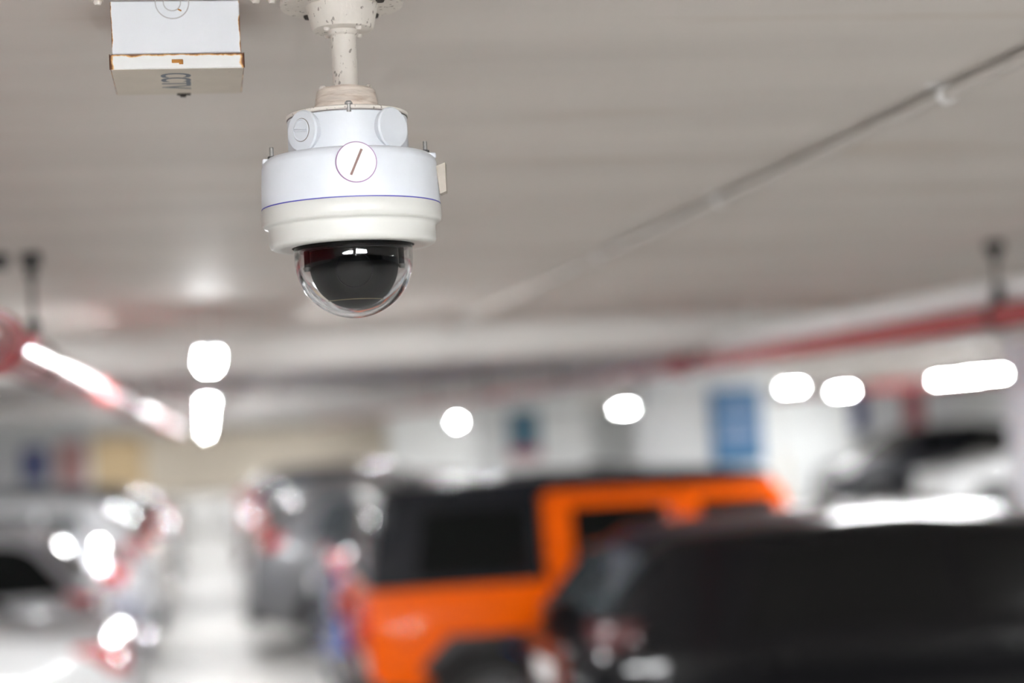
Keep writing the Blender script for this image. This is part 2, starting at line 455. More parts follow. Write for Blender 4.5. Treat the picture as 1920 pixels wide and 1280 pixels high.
# ================================================================== JUNCTION BOX
BX, BY = -0.0135, 2.262
jb = thing('junction_box', 'white painted steel junction box stencilled CCTV, rusty along its edges', 'junction box', (BX, BY, 0))
zl = zp(94)
rust_edge_mat('box_paint', (0.78, 0.81, 0.86), 0.0780, 0.3, 0.0016, 0.008)
rust_edge_mat('lid_paint', (0.82, 0.83, 0.83), 0.0808, 0.0092, 0.0048, 0.016)
box('case', (0, 0.0, (zl + CEIL) / 2), (0.1555, 0.1555, CEIL - zl - 0.001), 'box_paint', jb, 0.0012, 1)
lid = box('lid', (0, 0, zl - 0.0093), (0.1612, 0.1612, 0.0186), 'lid_paint', jb, 0.0012, 1)
box('lid_base', (0, 0, -0.0093), (0.1590, 0.1590, 0.0010), 'dirty_beige', lid, 0.0003)
for r0, r1, h in ((0.0195, 0.0208, 0.0010), (0.0098, 0.0110, 0.0012)):
    bm = bmesh.new()
    bm_lathe(bm, [(r0, -0.001), (r1, -0.001), (r1, h), ((r0 + r1) / 2, h + 0.0004), (r0, h)], 48, Matrix.Translation((-0.0035, -0.0778, zp(0) + 0.0015)) @ Matrix.Rotation(PI / 2, 4, 'X'))
    finish('knockout_ring', bm, 'ring_grey', jb)
bm = bmesh.new()
bm_box(bm, (0.0, -0.0810, -0.0002), (0.0135, 0.0012, 0.0045), 0.0005)
bm_box(bm, (0.0045, -0.0812, -0.0012), (0.0050, 0.0012, 0.0060), 0.0005)
finish('rusty_catch', bm, 'rust', lid)
box('rust_scab', (0.0052, -0.0784, zp(12) ), (0.0052, 0.0012, 0.0018), 'rust', jb, 0.0004, 1, (0, 0.5, 0))
for s in (-1, 1):
    box('lid_corner', (s * 0.0809, -0.0800, 0.0), (0.0010, 0.0022, 0.0188), 'rust_dark', lid, 0.0003)
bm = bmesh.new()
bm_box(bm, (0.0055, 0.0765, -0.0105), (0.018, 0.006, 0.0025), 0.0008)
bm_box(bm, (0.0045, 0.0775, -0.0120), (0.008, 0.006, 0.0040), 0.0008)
finish('hinge_knuckle', bm, 'near_black', lid)
# stencilled word on the underside
cu = bpy.data.curves.new('stencil', 'FONT')
cu.body = 'CCTV'
cu.size = 0.052
cu.align_x, cu.align_y = 'CENTER', 'CENTER'
cu.extrude = 0.00015
cu.offset = 0.0006
cu.space_character = 0.92
to = bpy.data.objects.new('stencil_tmp', cu)
COL.objects.link(to)
dg = bpy.context.evaluated_depsgraph_get()
me = bpy.data.meshes.new_from_object(to.evaluated_get(dg))
bpy.data.objects.remove(to)
xs = [v.co.x for v in me.vertices]; ys = [v.co.y for v in me.vertices]
sx, sy = 0.100 / (max(xs) - min(xs)), 0.037 / (max(ys) - min(ys))
for v in me.vertices:                    # letters advance away from the photographer, their tops to the right
    u, t, d = v.co.x * sx, v.co.y * sy, v.co.z
    v.co = (t, u, -0.0100 + d)
me.materials.clear()
me.materials.append(MATS['stencil_ink'])
so = bpy.data.objects.new('stencil', me)
COL.objects.link(so)
so.parent = lid
so.location = (-0.0050, -0.007, 0)
so['label'] = 'grey stencilled letters CCTV'
# fixing ears on the ceiling either side of the box
for x in (BX * 0 - 0.092, 0.098, 0.118):
    e = box('mounting_ear', (x, -0.086, CEIL - 0.0012), (0.014, 0.016, 0.002), 'old_white', jb, 0.001)
    lathe('ear_screw', [(0, -0.0055), (0.0035, -0.005), (0.0050, -0.0025), (0.0050, 0.0), (0, 0.0)], 'old_white', e, (0, 0, -0.0008), seg=12)
# ================================================================== CEILING SERVICES
cd = thing('conduit', 'long pale conduit clipped along the ceiling towards the cross beam', 'conduit', (1.27, 0, CEIL - 0.017))
rod('tube', (0, 0.5, 0), (0, 9.19, 0), 0.0125, 'conduit_paint', cd, 16)
for y in (1.47, 2.82, 4.17, 5.52, 6.87, 8.22):
    bm = bmesh.new()
    bm_lathe(bm, [(0.0125, -0.009), (0.0165, -0.009), (0.0165, 0.009), (0.0125, 0.009)], 20, Matrix.Translation((0, y, 0)) @ Matrix.Rotation(PI / 2, 4, 'X'))
    for s in (-1, 1): bm_box(bm, (s * 0.024, y, 0.0150), (0.022, 0.018, 0.003))
    finish('saddle_clip', bm, 'lamp_white', cd)

def pipe_run(x, z, r, ya, yb, label, hangers, joints, strut=False):
    t = thing('sprinkler_pipe', label, 'pipe', (x, 0, z))
    rod('tube', (0, ya, 0), (0, yb, 0), r, 'pipe_red', t, 28)
    for y in joints:
        bm = bmesh.new()
        bm_lathe(bm, [(r, -0.045), (r + 0.012, -0.045), (r + 0.018, -0.03), (r + 0.018, 0.03), (r + 0.012, 0.045), (r, 0.045)], 24, Matrix.Translation((0, y, 0)) @ Matrix.Rotation(PI / 2, 4, 'X'))
        for s in (-1, 1): bm_box(bm, (s * (r + 0.022), y, 0), (0.05, 0.06, 0.03), 0.006)
        finish('pipe_coupling', bm, 'pipe_red', t)
    for y in hangers:
        bm = bmesh.new()
        top = CEIL - z
        bm_rod(bm, (0, y, r), (0, y, top), 0.007, 10)
        h = finish('hanger_rod', bm, 'steel_dark', t)
        bm = bmesh.new()
        bm_box(bm, (0, y, top - 0.018), (0.055, 0.05, 0.036), 0.005)
        bm_box(bm, (0, y, top - 0.05), (0.03, 0.03, 0.04), 0.004)
        finish('ceiling_bracket', bm, 'steel_dark', h)
        bm = bmesh.new()
        bm_lathe(bm, [(r + 0.0005, -0.015), (r + 0.006, -0.015), (r + 0.006, 0.015), (r + 0.0005, 0.015)], 24, Matrix.Translation((0, y, 0)) @ Matrix.Rotation(PI / 2, 4, 'X'))
        bm_box(bm, (0, y, r + 0.03), (0.032, 0.03, 0.06), 0.004)
        finish('clevis', bm, 'steel_dark', h)
    return t
pl_ = pipe_run(-0.45, 2.440, 0.057, 1.5, 40, 'red sprinkler pipe with a bright highlight on the left, hung from dark rods', (5.0, 10.4, 15.8, 21.2), (4.0, 10.9, 17.5))
pr_ = pipe_run(2.68, 2.486, 0.042, 3.0, 44, 'long red sprinkler pipe crossing the right half below the ceiling', (5.65, 9.4, 13.2, 17.0, 20.8), (9.75, 16.2))
pf_ = pipe_run(10.3, 2.50, 0.060, 12.0, 36, 'distant red sprinkler pipe behind the lit battens of the far lane', (16, 22, 28, 34), (24.0,))
wp = thing('highlight_pipe', 'added pale pipe standing in for the highlight along the red sprinkler pipe at right', 'pipe', (2.68, 0, 2.578))  # pale pipe added in place of the lamp highlight on the red one
rod('tube', (0.06, 3.0, 0), (0.06, 9.15, 0), 0.042, 'lamp_white', wp, 24)
for y in (4.2, 7.4): rod('pipe_coupling', (0.06, y - 0.04, 0), (0.06, y + 0.04, 0), 0.050, 'lamp_white', wp, 24)
for y in (5.1, 8.6): rod('hanger_rod', (0.06, y, 0.03), (0.06, y, CEIL - 2.578), 0.005, 'lamp_white', wp, 8)
# steel channel on the ceiling that carries the left hanger
st = thing('strut_channel', 'dark steel strut channel on the ceiling at the left edge', 'strut', (-0.45, 5.0, CEIL))
box('channel', (-0.685, 0, -0.021), (1.25, 0.041, 0.041), 'steel_dark', st, 0.003)
for x in (-0.2, -0.9): box('fixing', (x, 0, -0.046), (0.03, 0.03, 0.010), 'steel_zinc', st, 0.002)

# ------------------------------------------------------------------ lamps
def lamp(x, y, z, L, label, lit=True, rz=0.0):
    t = thing('batten_light', label, 'light', (x, y, z), rz, 'fluorescent batten lights' if lit else None)
    # folded white reflector, open below
    prism('reflector', [(-0.046, -0.008), (-0.032, 0.034), (0.032, 0.034), (0.046, -0.008), (0.043, -0.010), (0.029, 0.026), (-0.029, 0.026), (-0.043, -0.010)], -L / 2, L / 2, 'lamp_white', t)
    for ox in (-0.017, 0.017):
        rod('tube', (ox, -L / 2 + 0.02, -0.012), (ox, L / 2 - 0.02, -0.012), 0.013, 'lamp_tube' if lit else 'lamp_white', t, 10)
    for s in (-1, 1):
        box('end_cap', (0, s * (L / 2 - 0.014), 0.012), (0.066, 0.020, 0.028), 'lamp_white', t, 0.004)
        rod('suspension_rod', (0, s * L * 0.36, 0.03), (0, s * L * 0.36, CEIL - z), 0.005, 'lamp_white', t, 8)
    return t
G0 = 'lit twin fluorescent batten over the gap between the parked rows, '
LZ = 2.545
for i, (y, l) in enumerate(((7.6, 'nearest the camera'), (16.0, 'second in line'), (21.2, 'third in line'), (28.0, 'fourth in line'), (34.2, 'fifth in line'), (41.0, 'sixth in line'), (54.0, 'seventh in line'), (68.0, 'last in line'))):
    lamp(0.03, y, LZ, 1.2, G0 + l)
HP = math.pi / 2
for x, y, z, L, rz, l in (
        # lane behind the photographer
        (0.10, -2.6, 2.66, 1.2, 0, 'lit batten behind the photographer, along the row'),
        (0.78, -1.0, 2.66, 1.2, HP, 'lit crosswise batten behind the photographer, right one'),
        (-0.78, -1.0, 2.66, 1.2, HP, 'lit crosswise batten behind the photographer, left one'),
        (0.78, -1.6, 2.66, 1.2, HP, 'unseen lit crosswise batten added in the second row behind the photographer, right one'),  # second row added to brighten the dome front
        (-0.78, -1.6, 2.66, 1.2, HP, 'unseen lit crosswise batten added in the second row behind the photographer, left one'),
        (0.03, -8.0, 2.66, 1.2, 0, 'lit batten far behind the photographer'),
        # lane on the right
        (8.55, 18.35, 2.5, 1.25, 0, 'long lit batten above the far lane, furthest right, nearer half'),
        (8.95, 20.1, 2.5, 1.25, 0, 'long lit batten above the far lane, furthest right, further half'),
        (9.5, 25.5, 2.47, 0.6, 0, 'short lit batten over the far lane, left of the long right-hand one'),
        (8.4, 24.6, 2.55, 0.6, 0, 'short lit batten over the far lane, just right of the blue notice board'),
        (10.6, 44.3, 2.5, 1.2, 0, 'lit batten appearing as one round glow left of the blue notice board'),
        (5.75, 40.7, 2.365, 0.4, 0, 'small low-hung lit batten, a faint round glow left of the teal notice'),
        (6.6, 5.0, 2.62, 1.2, HP, 'unseen lit crosswise batten added over the right lane outside the frame, nearer'),  # unseen lamp added to light the orange and black cars
        (9.6, 10.5, 2.62, 1.2, HP, 'unseen lit crosswise batten added over the right lane outside the frame, further'),  # unseen lamp added, brightens the pier at the right edge
        (9.0, 0.0, 2.62, 1.2, 0, 'lit batten over the right lane beside the photographer'),
        (15.2, 26.5, 2.62, 1.2, HP, 'unseen lit crosswise batten added above the white car, outside the frame'),  # unseen lamp added to brighten the white car
        (8.0, 39.5, 2.6, 1.2, 0, 'lit batten behind the pier with the small teal notice'),
        (9.0, 56.0, 2.6, 1.2, 0, 'lit batten deep in the far lane'),
        # unseen lamps added behind the cross beams to brighten piers and walls
        (4.6, 10.9, 2.69, 1.2, HP, 'unseen lit crosswise batten added behind the first cross beam, right of the gap'),
        (8.6, 11.4, 2.69, 1.2, 0, 'unseen lit batten added behind the first cross beam, over the far lane'),
        (-4.6, 10.9, 2.69, 1.2, HP, 'unseen lit crosswise batten added behind the first cross beam, left of the gap'),
        (3.6, 25.2, 2.69, 1.2, HP, 'unseen lit crosswise batten added behind the second cross beam, right of the gap'),
        (8.0, 25.2, 2.69, 1.2, HP, 'unseen lit crosswise batten added behind the second cross beam, over the far lane'),
        (13.2, 25.2, 2.69, 1.2, HP, 'unseen lit crosswise batten added behind the second cross beam, by the white car'),
        (-4.0, 25.2, 2.69, 1.2, HP, 'unseen lit crosswise batten added behind the second cross beam, left of the gap'),
        (4.0, 38.2, 2.69, 1.2, HP, 'unseen lit crosswise batten added behind the third cross beam, right of the gap'),
        (8.5, 38.2, 2.69, 1.2, HP, 'unseen lit crosswise batten added behind the third cross beam, over the far lane'),
        (13.5, 37.6, 2.69, 1.2, HP, 'unseen lit crosswise batten added behind the third cross beam, before the banners'),
        (4.0, 51.5, 2.69, 1.2, HP, 'unseen lit crosswise batten added behind the fourth cross beam'),
        (-2.8, 56.5, 2.69, 0.6, HP, 'unseen lit crosswise batten added before the tan wall panel'),
        (0.0, 70.5, 2.70, 1.2, HP, 'unseen lit crosswise batten added by the end wall, over the gap'),  # this and the next two added to brighten the end wall
        (4.0, 73.0, 2.70, 1.2, HP, 'unseen lit crosswise batten added by the end wall, right of the gap'),
        (-4.5, 73.0, 2.70, 1.2, HP, 'unseen lit crosswise batten added by the end wall, left of the gap'),
        # lane on the left: unseen lamps added to light it
        (-8.5, 2.0, 2.62, 1.2, 0, 'unseen lit batten added over the left lane beside the photographer'),
        (-5.5, 7.0, 2.62, 1.2, HP, 'unseen lit crosswise batten added over the left lane, near'),
        (-6.5, 14.0, 2.62, 1.2, HP, 'unseen lit crosswise batten added over the left lane, middle'),
        (-8.5, 23.0, 2.62, 1.2, HP, 'unseen lit crosswise batten added over the left lane, far'),
        (-6.0, 52.0, 2.69, 1.2, HP, 'unseen lit crosswise batten added over the left lane, furthest')):
    lamp(x, y, z, L, l, True, rz)
lamp(3.36, 6.9, 2.50, 1.3, 'unlit white batten fitting under the red pipe at the right edge', lit=False)

# ------------------------------------------------------------------ notices
mat('sign_blue', (0.03, 0.17, 0.36), 0.45)
mat('sign_pale', (0.26, 0.36, 0.55), 0.5)
mat('sign_teal', (0.05, 0.15, 0.22), 0.5)
mat('sign_red', (0.40, 0.05, 0.08), 0.5)
mat('sign_white', (0.85, 0.85, 0.88), 0.5)
mat('sign_navy', (0.06, 0.08, 0.30), 0.5)
mat('sign_pink', (0.75, 0.42, 0.40), 0.5)
t = thing('notice_board', 'tall blue notice board on the wide white pier', 'sign', (6.12, 19.98, 1.62))
box('panel', (0, 0, 0.44), (0.60, 0.035, 0.88), 'sign_blue', t, 0.006)
for z, h in ((0.66, 0.11), (0.53, 0.05), (0.33, 0.17)): box('pale_band', (0.01, -0.019, z), (0.44, 0.004, h), 'sign_pale', t)
for s in (-1, 1): box('frame_edge', (s * 0.29, -0.02, 0.44), (0.02, 0.012, 0.88), 'sign_blue', t, 0.002)
t = thing('notice_board', 'small dark teal notice with a red strip on the middle white pier', 'sign', (5.97, 33.18, 1.5))
box('panel', (0, 0, 0.62), (0.62, 0.03, 0.72), 'sign_teal', t, 0.006)
box('red_strip', (0, 0, 0.16), (0.62, 0.03, 0.18), 'sign_red', t, 0.006)
for x, wd, z, m_, l in ((15.3, 0.5, 1.95, 'sign_white', 'white hanging banner over the dark off-road car, leftmost'), (16.0, 0.45, 2.0, 'sign_navy', 'navy blue hanging banner over the dark off-road car'),
                        (16.7, 0.6, 1.95, 'sign_white', 'white hanging banner right of the navy one'), (17.5, 0.5, 2.0, 'sign_red', 'red hanging banner over the white car'), (18.3, 0.6, 2.0, 'sign_white', 'white hanging banner furthest right')):
    t = thing('banner', l, 'banner', (x, 42.0, z), 0, 'hanging banners across the far lane')
    box('sheet', (0, 0, 0.1), (wd, 0.02, 1.0), m_, t, 0.004)
    rod('top_bar', (-wd / 2 - 0.03, 0, 0.6), (wd / 2 + 0.03, 0, 0.6), 0.012, 'steel_zinc', t, 8)
    rod('cord', (0, 0, 0.6), (0, 0, CEIL - z), 0.005, 'steel_zinc', t, 6)
for x, z, wd, h, m_, l in ((-3.75, 1.9, 0.5, 0.7, 'sign_white', 'white poster at the far left edge'), (-3.05, 1.95, 0.42, 0.62, 'sign_navy', 'dark navy poster on the left wall'), (-2.4, 1.95, 0.5, 0.75, 'sign_pink', 'salmon pink poster on the left wall')):
    t = thing('poster_panel', l, 'poster', (x, 33.0, 0), 0, 'panels on the left screen')
    box('sheet', (0, -0.02, z), (wd, 0.02, h), m_, t, 0.003)
    box('backing', (0, 0, z), (wd + 0.06, 0.02, h + 0.06), 'lamp_white', t, 0.003)
struct(box('trim_%d' % k, (-7.05, 33.2, CEIL / 2), (10.0, 0.3, CEIL - 0.002), 'wall_white', bev=0.02)); k += 1

# ================================================================== CARS
mat('tyre', (0.02, 0.02, 0.02), 0.8)
mat('alloy', (0.45, 0.45, 0.47), 0.25, metal=0.9)
mat('glass_dark', (0.003, 0.004, 0.004), 0.04, spec=0.22)
mat('glass_tint', (0.008, 0.008, 0.008), 0.12, spec=0.15)
mat('tail_dark', (0.045, 0.004, 0.005), 0.3, coat=0.2)
mat('glass_grey', (0.05, 0.06, 0.065), 0.05, spec=0.7)
mat('tail_red', (0.48, 0.012, 0.015), 0.12, coat=1.0)
mat('tail_orange', (0.85, 0.18, 0.02), 0.12, coat=1.0)
mat('lamp_clear', (0.75, 0.77, 0.8), 0.08, coat=1.0)
mat('plastic_black', (0.012, 0.012, 0.013), 0.45)
mat('plate_white', (0.85, 0.85, 0.85), 0.4)
mat('chrome', (0.8, 0.8, 0.82), 0.08, metal=1.0)
def paint(name, col, metal=0.0, rough=0.28, coat=1.0, spec=0.5):
    return mat('paint_' + name, col, rough, metal=metal, coat=coat, coat_rough=0.03, spec=spec)
paint('white', (0.82, 0.83, 0.84)); paint('black', (0.005, 0.005, 0.006), coat=0.45, spec=0.1); paint('silver', (0.50, 0.51, 0.53), 0.35)
paint('grey', (0.20, 0.20, 0.21), 0.3); paint('slate', (0.06, 0.075, 0.095), 0.2); paint('maroon', (0.10, 0.008, 0.012))
paint('blue', (0.012, 0.11, 0.72)); paint('orange', (0.95, 0.130, 0.001), coat=0.12, spec=0.1); paint('beige', (0.50, 0.45, 0.40), 0.2); paint('charcoal', (0.035, 0.037, 0.05), 0.2)

TYPES = {
 'sedan': dict(L=4.6, w=0.89, zb=0.98, prof=[(0, .55), (.02, .86), (.07, 1.03), (.2, 1.09), (.78, 1.13), (1.40, 1.40), (1.75, 1.455), (2.2, 1.46), (2.75, 1.40), (3.5, 1.03), (4.25, .90), (4.5, .76), (4.6, .5)],
               rear=(.86, 1.36), front=(2.83, 3.42), wins=[(1.15, 1.95, 1.45, 1.95), (2.02, 3.15, 2.02, 2.72)], wheels=(.95, 3.68), lampz=.96, lamph=.17, wrap=.46),
 'hatch': dict(L=4.05, w=0.86, zb=0.98, prof=[(0, .55), (.02, .88), (.06, 1.0), (.16, 1.08), (.50, 1.40), (.72, 1.46), (1.5, 1.50), (2.3, 1.45), (3.15, 1.02), (3.75, .88), (3.98, .74), (4.05, .5)],
               rear=(.19, .47), front=(2.38, 3.06), wins=[(.55, .95, .72, .95), (1.0, 1.72, 1.0, 1.72), (1.78, 2.85, 1.78, 2.36)], wheels=(.62, 3.2), lampz=1.0, lamph=.26),
 'suv': dict(L=4.6, w=0.93, zb=1.10, prof=[(0, .60), (.03, 1.0), (.08, 1.10), (.18, 1.2), (.47, 1.56), (.62, 1.64), (1.2, 1.685), (1.9, 1.70), (2.7, 1.63), (3.5, 1.14), (4.25, 1.0), (4.5, .84), (4.6, .55)],
             rear=(.20, .45), front=(2.78, 3.42), wins=[(.62, 1.15, .80, 1.15), (1.21, 1.98, 1.21, 1.98), (2.05, 3.15, 2.05, 2.66)], wheels=(.82, 3.66), lampz=1.08, lamph=.28),
}

def make_car(kind, label, paint_m, X, Y, nose=1, group=None, glass='glass_dark', scale=1.0, wins=None, rails=False, plate=True, tail='tail_red', hscale=1.0, rear_glass=None, over=None):
    """X = world x of the tail, Y = world y of the side nearest the camera; nose=+1 points to +X"""
    T = dict(TYPES[kind], **(over or {}))
    L, w, zb = T['L'], T['w'], T['zb'] * hscale
    P = [(x, z * hscale) for x, z in T['prof']]
    def zt(x):
        for (a, b), (c, d) in zip(P, P[1:]):
            if a <= x <= c: return b + (d - b) * (x - a) / (c - a)
        return P[-1][1] if x > L else P[0][1]
    def ztop(x):                          # softened outline
        e = 0.05
        return (zt(max(0, x - e)) + 2 * zt(x) + zt(min(L, x + e))) / 4 if 0.12 < x < L - 0.12 else zt(x)
    def W(x):
        u = abs(2 * x / L - 1)
        return w * (1 - 0.20 * u ** 7 - 0.03 * u ** 2)
    tum = 0.30
    def shz(x): return min(zb, ztop(x) - 0.12)
    def side_y(x, z): return 0.955 * W(x) - tum * max(0, z - shz(x))
    cy = Y + w                            # centre line
    rot = 0 if nose > 0 else PI
    t = thing('car', label, 'car', (X, cy, 0), rot, group)
    # ---- body loft
    xs = sorted(set([x for x, _ in P] + [0.01, 0.04, 0.12] + [L * i / 30 for i in range(31)] + [L - 0.03, L - 0.08]))
    bm = bmesh.new()
    rings = []
    for x in xs:
        u = abs(2 * x / L - 1)
        zs = 0.24 + 0.12 * max(0, u - 0.8) / 0.2
        Wx, s, top = W(x), shz(x), ztop(x)
        s = max(s, zs + 0.15)
        cr_ = min(1.0, max(0.0, (top - s - 0.12) / 0.3))
        e_ = 0.055 + 0.045 * cr_
        ye = side_y(x, top - e_)
        half = [(0.82 * Wx, zs), (0.955 * Wx, zs + 0.07), (0.99 * Wx, zs + 0.14 if zs + .14 < s - .05 else (zs + s) / 2), (Wx, (zs + s) / 2 + 0.06), (0.995 * Wx, s - 0.06), (0.975 * Wx, s - 0.012), (0.955 * Wx, s + 0.01),
                (ye, top - e_), (ye - 0.055, top - e_ * .45), (ye - 0.17, top - e_ * .12), (ye * 0.45, top + 0.010)]
        ring = [bm.verts.new((x, -y, z)) for y, z in half] + [bm.verts.new((x, 0, top + 0.012 + 0.012 * cr_))] + [bm.verts.new((x, y, z)) for y, z in half[::-1]]
        rings.append(ring)
    n = len(rings[0])
    for a, b in zip(rings, rings[1:]):
        for i in range(n):
            bm.faces.new((a[i], a[(i + 1) % n], b[(i + 1) % n], b[i]))
    bm.faces.new(rings[0]); bm.faces.new(rings[-1][::-1])
    body = finish('body', bm, paint_m, t, smooth=40)
    # ---- wheel arches
    R = 0.33 if kind != 'suv' else 0.36
    bm = bmesh.new()
    for wx in T['wheels']:
        for s in (-1, 1):
            bm_lathe(bm, [(0, -0.2), (R + 0.055, -0.2), (R + 0.055, 0.2), (0, 0.2)], 32, Matrix.Translation((wx, s * (w - 0.08), R)) @ Matrix.Rotation(PI / 2, 4, 'X'))
    bmesh.ops.recalc_face_normals(bm, faces=bm.faces)
    me = bpy.data.meshes.new('cut'); bm.to_mesh(me); bm.free()
    cut = bpy.data.objects.new('cut', me); COL.objects.link(cut)
    cut.location, cut.rotation_euler = t.location, t.rotation_euler
    md = body.modifiers.new('b', 'BOOLEAN'); md.operation = 'DIFFERENCE'; md.object = cut; md.solver = 'EXACT'
    bpy.context.view_layer.update()
    new = bpy.data.meshes.new_from_object(body.evaluated_get(bpy.context.evaluated_depsgraph_get()))
    body.modifiers.clear()
    if len(new.polygons) > 200: body.data = new
    body.data.name = 'body'
    bpy.data.objects.remove(cut)
    # ---- wheels
    for wx in T['wheels']:
        for s in (-1, 1):
            M = Matrix.Translation((wx, s * (w - 0.115), R)) @ Matrix.Rotation(-s * PI / 2, 4, 'X')
            bm = bmesh.new()
            bm_lathe(bm, [(R * .62, -0.09), (R * .9, -0.105), (R * .98, -0.085), (R, -0.05), (R, 0.05), (R * .98, 0.085), (R * .9, 0.105), (R * .64, 0.095), (R * .62, 0.05), (R * .62, -0.09)], 32, M)
            wh = finish('wheel', bm, 'tyre', t)
            bm = bmesh.new()
            bm_lathe(bm, [(R * .62, 0.095), (R * .66, 0.098), (R * .60, 0.07), (R * .55, 0.02), (0, 0.02)], 28, M)
            for q in range(5):
                A = M @ Matrix.Rotation(q * 2 * PI / 5, 4, 'Z')
                vs = bm_box(bm, (0, 0, 0), (R * .56, 0.05, 0.03), 0.006)
                for v in vs: v.co = A @ (v.co + Vector((R * .32, 0, 0.075)))
            bm_lathe(bm, [(R * .16, 0.02), (R * .16, 0.09), (R * .1, 0.1), (0, 0.1)], 14, M)
            finish('rim', bm, 'alloy', wh)
    # ---- side windows
    for (a0, a1, b0, b1) in (wins or T['wins']):
        for s in (-1, 1):
            bm = bmesh.new()
            nu, nv = 6, 4
            G = {}
            for lay, off in ((0, 0.007), (1, -0.012)):
                for i in range(nu + 1):
                    for j in range(nv + 1):
                        fu, fv = i / nu, j / nv
                        x = (a0 + (a1 - a0) * fu) * (1 - fv) + (b0 + (b1 - b0) * fu) * fv
                        z0 = zb + 0.045
                        xt = b0 + (b1 - b0) * fu
                        z1 = ztop(xt) - 0.125
                        z = z0 + (z1 - z0) * fv
                        G[lay, i, j] = bm.verts.new((x, s * (side_y(x, z) + off), z))
            for i in range(nu):
                for j in range(nv):
                    for lay in (0, 1): bm.faces.new([G[lay, i, j], G[lay, i + 1, j], G[lay, i + 1, j + 1], G[lay, i, j + 1]])
            bd = [(i, 0) for i in range(nu)] + [(nu, j) for j in range(nv)] + [(i, nv) for i in range(nu, 0, -1)] + [(0, j) for j in range(nv, 0, -1)]
            for p, q in zip(bd, bd[1:] + bd[:1]): bm.faces.new([G[(0,) + p], G[(0,) + q], G[(1,) + q], G[(1,) + p]])
            finish('side_window', bm, glass, t, smooth=50)
    # ---- rear window and windscreen
    for nm, (xa, xb) in (('rear_window', T['rear']), ('windscreen', T['front'])):
        bm = bmesh.new()
        G = {}
        nu, nv = 8, 8
        za, zbb = ztop(xa), ztop(xb)
        sl = Vector((-(zbb - za), 0, xb - xa)).normalized()
        if sl.z < 0: sl = -sl
        for lay, off in ((0, 0.016), (1, -0.012)):
            for i in range(nu + 1):
                x = xa + (xb - xa) * i / nu
                lim = side_y(x, ztop(x) - 0.055) - 0.10
                for j in range(nv + 1):
                    f = -1 + 2 * j / nv
                    z = ztop(x) + 0.012 + 0.012 * (1 - abs(f)) - 0.012 * abs(f) ** 2
                    G[lay, i, j] = bm.verts.new(Vector((x, lim * f, z)) + sl * off)
        for i in range(nu):
            for j in range(nv):
                for lay in (0, 1): bm.faces.new([G[lay, i, j], G[lay, i + 1, j], G[lay, i + 1, j + 1], G[lay, i, j + 1]])
        bd = [(i, 0) for i in range(nu)] + [(nu, j) for j in range(nv)] + [(i, nv) for i in range(nu, 0, -1)] + [(0, j) for j in range(nv, 0, -1)]
        for p, q in zip(bd, bd[1:] + bd[:1]): bm.faces.new([G[(0,) + p], G[(0,) + q], G[(1,) + q], G[(1,) + p]])
        rw = finish(nm, bm, (rear_glass or glass) if nm == 'rear_window' else 'glass_dark', t, smooth=50)
        if nm == 'rear_window' and kind != 'sedan':
            xm = xa + 0.05
            rod('wiper', Vector((xm, 0.02, ztop(xm))) + sl * 0.035, Vector((xm + 0.10, -0.36, ztop(xm + 0.10))) + sl * 0.035, 0.010, 'plastic_black', rw, 8)
    # ---- lamps, bumpers, mirrors, handles, plate
    lz, lh = T['lampz'] * hscale, T['lamph']
    def xrear(z):
        for i in range(200):
            x = i * 0.005
            if ztop(x) >= z: return x
        return 0.2
    for s in (-1, 1):
        bm = bmesh.new()
        xr = max(0.0, xrear(lz + lh * .3) - 0.02)
        G = []
        pts = [(xr + 0.05, 0.60), (xr - 0.012, 0.66), (xr - 0.012, 0.90), (xr + 0.05, 0.985), (xr + T.get('wrap', .2), 1.02), (xr + T.get('wrap', .2) + .02, 0.9), (xr + 0.10, 0.62)]
        for dz, ins in ((-lh / 2, 0.03), (-lh / 2 + .02, 0), (lh / 2 - .03, 0), (lh / 2, 0.03)):
            G.append([bm.verts.new((px_ + ins * .5 + max(0, dz) * 0.25, s * (W(0.15) * 1.01 * py_ - (0.01 if ins else 0)), lz + dz)) for px_, py_ in pts])
        for a, b in zip(G, G[1:]):
            for i in range(len(a)): bm.faces.new((a[i], a[(i + 1) % len(a)], b[(i + 1) % len(a)], b[i]))
        bm.faces.new(G[0]); bm.faces.new(G[-1][::-1])
        tlp = finish('tail_light', bm, tail, t, smooth=40)
        box('reverse_lens', (xr - 0.008, s * W(0.1) * 0.76, lz - lh * .15), (0.02, 0.10, lh * .3), 'lamp_clear', tlp, 0.006)
        hz = T['prof'][-3][1] * hscale - 0.10
        box('headlight', (L - 0.22, s * W(L - .2) * 0.86, hz), (0.34, 0.22, 0.13), 'lamp_clear', t, 0.04, 2, (0, 0.1, -s * 0.35))
        mx = T['wins'][-1][1] - 0.15
        bm = bmesh.new()
        bm_box(bm, (mx, s * (w + 0.09), zb + 0.06), (0.12, 0.20, 0.14), 0.035, 2)
        bm_box(bm, (mx + 0.01, s * (w - 0.03), zb + 0.02), (0.07, 0.12, 0.04), 0.008)
        finish('side_mirror', bm, paint_m, t)
        for (a0, a1, b0, b1) in (wins or T['wins'])[-2:]:
            box('door_handle', (a0 + 0.14, s * (W(a0) * 0.995 + 0.012), zb - 0.10), (0.20, 0.03, 0.03), paint_m if paint_m == 'paint_black' else 'chrome', t, 0.010, 2)
    bm = bmesh.new()
    bm_box(bm, (0.06, 0, 0.42), (0.20, W(0.05) * 1.94, 0.20), 0.05, 2)
    finish('rear_bumper', bm, 'plastic_black' if kind == 'suv' else paint_m, t)
    bm = bmesh.new()
    bm_box(bm, (L - 0.06, 0, 0.38), (0.20, W(L - 0.05) * 1.90, 0.20), 0.05, 2)
    finish('front_bumper', bm, 'plastic_black', t)
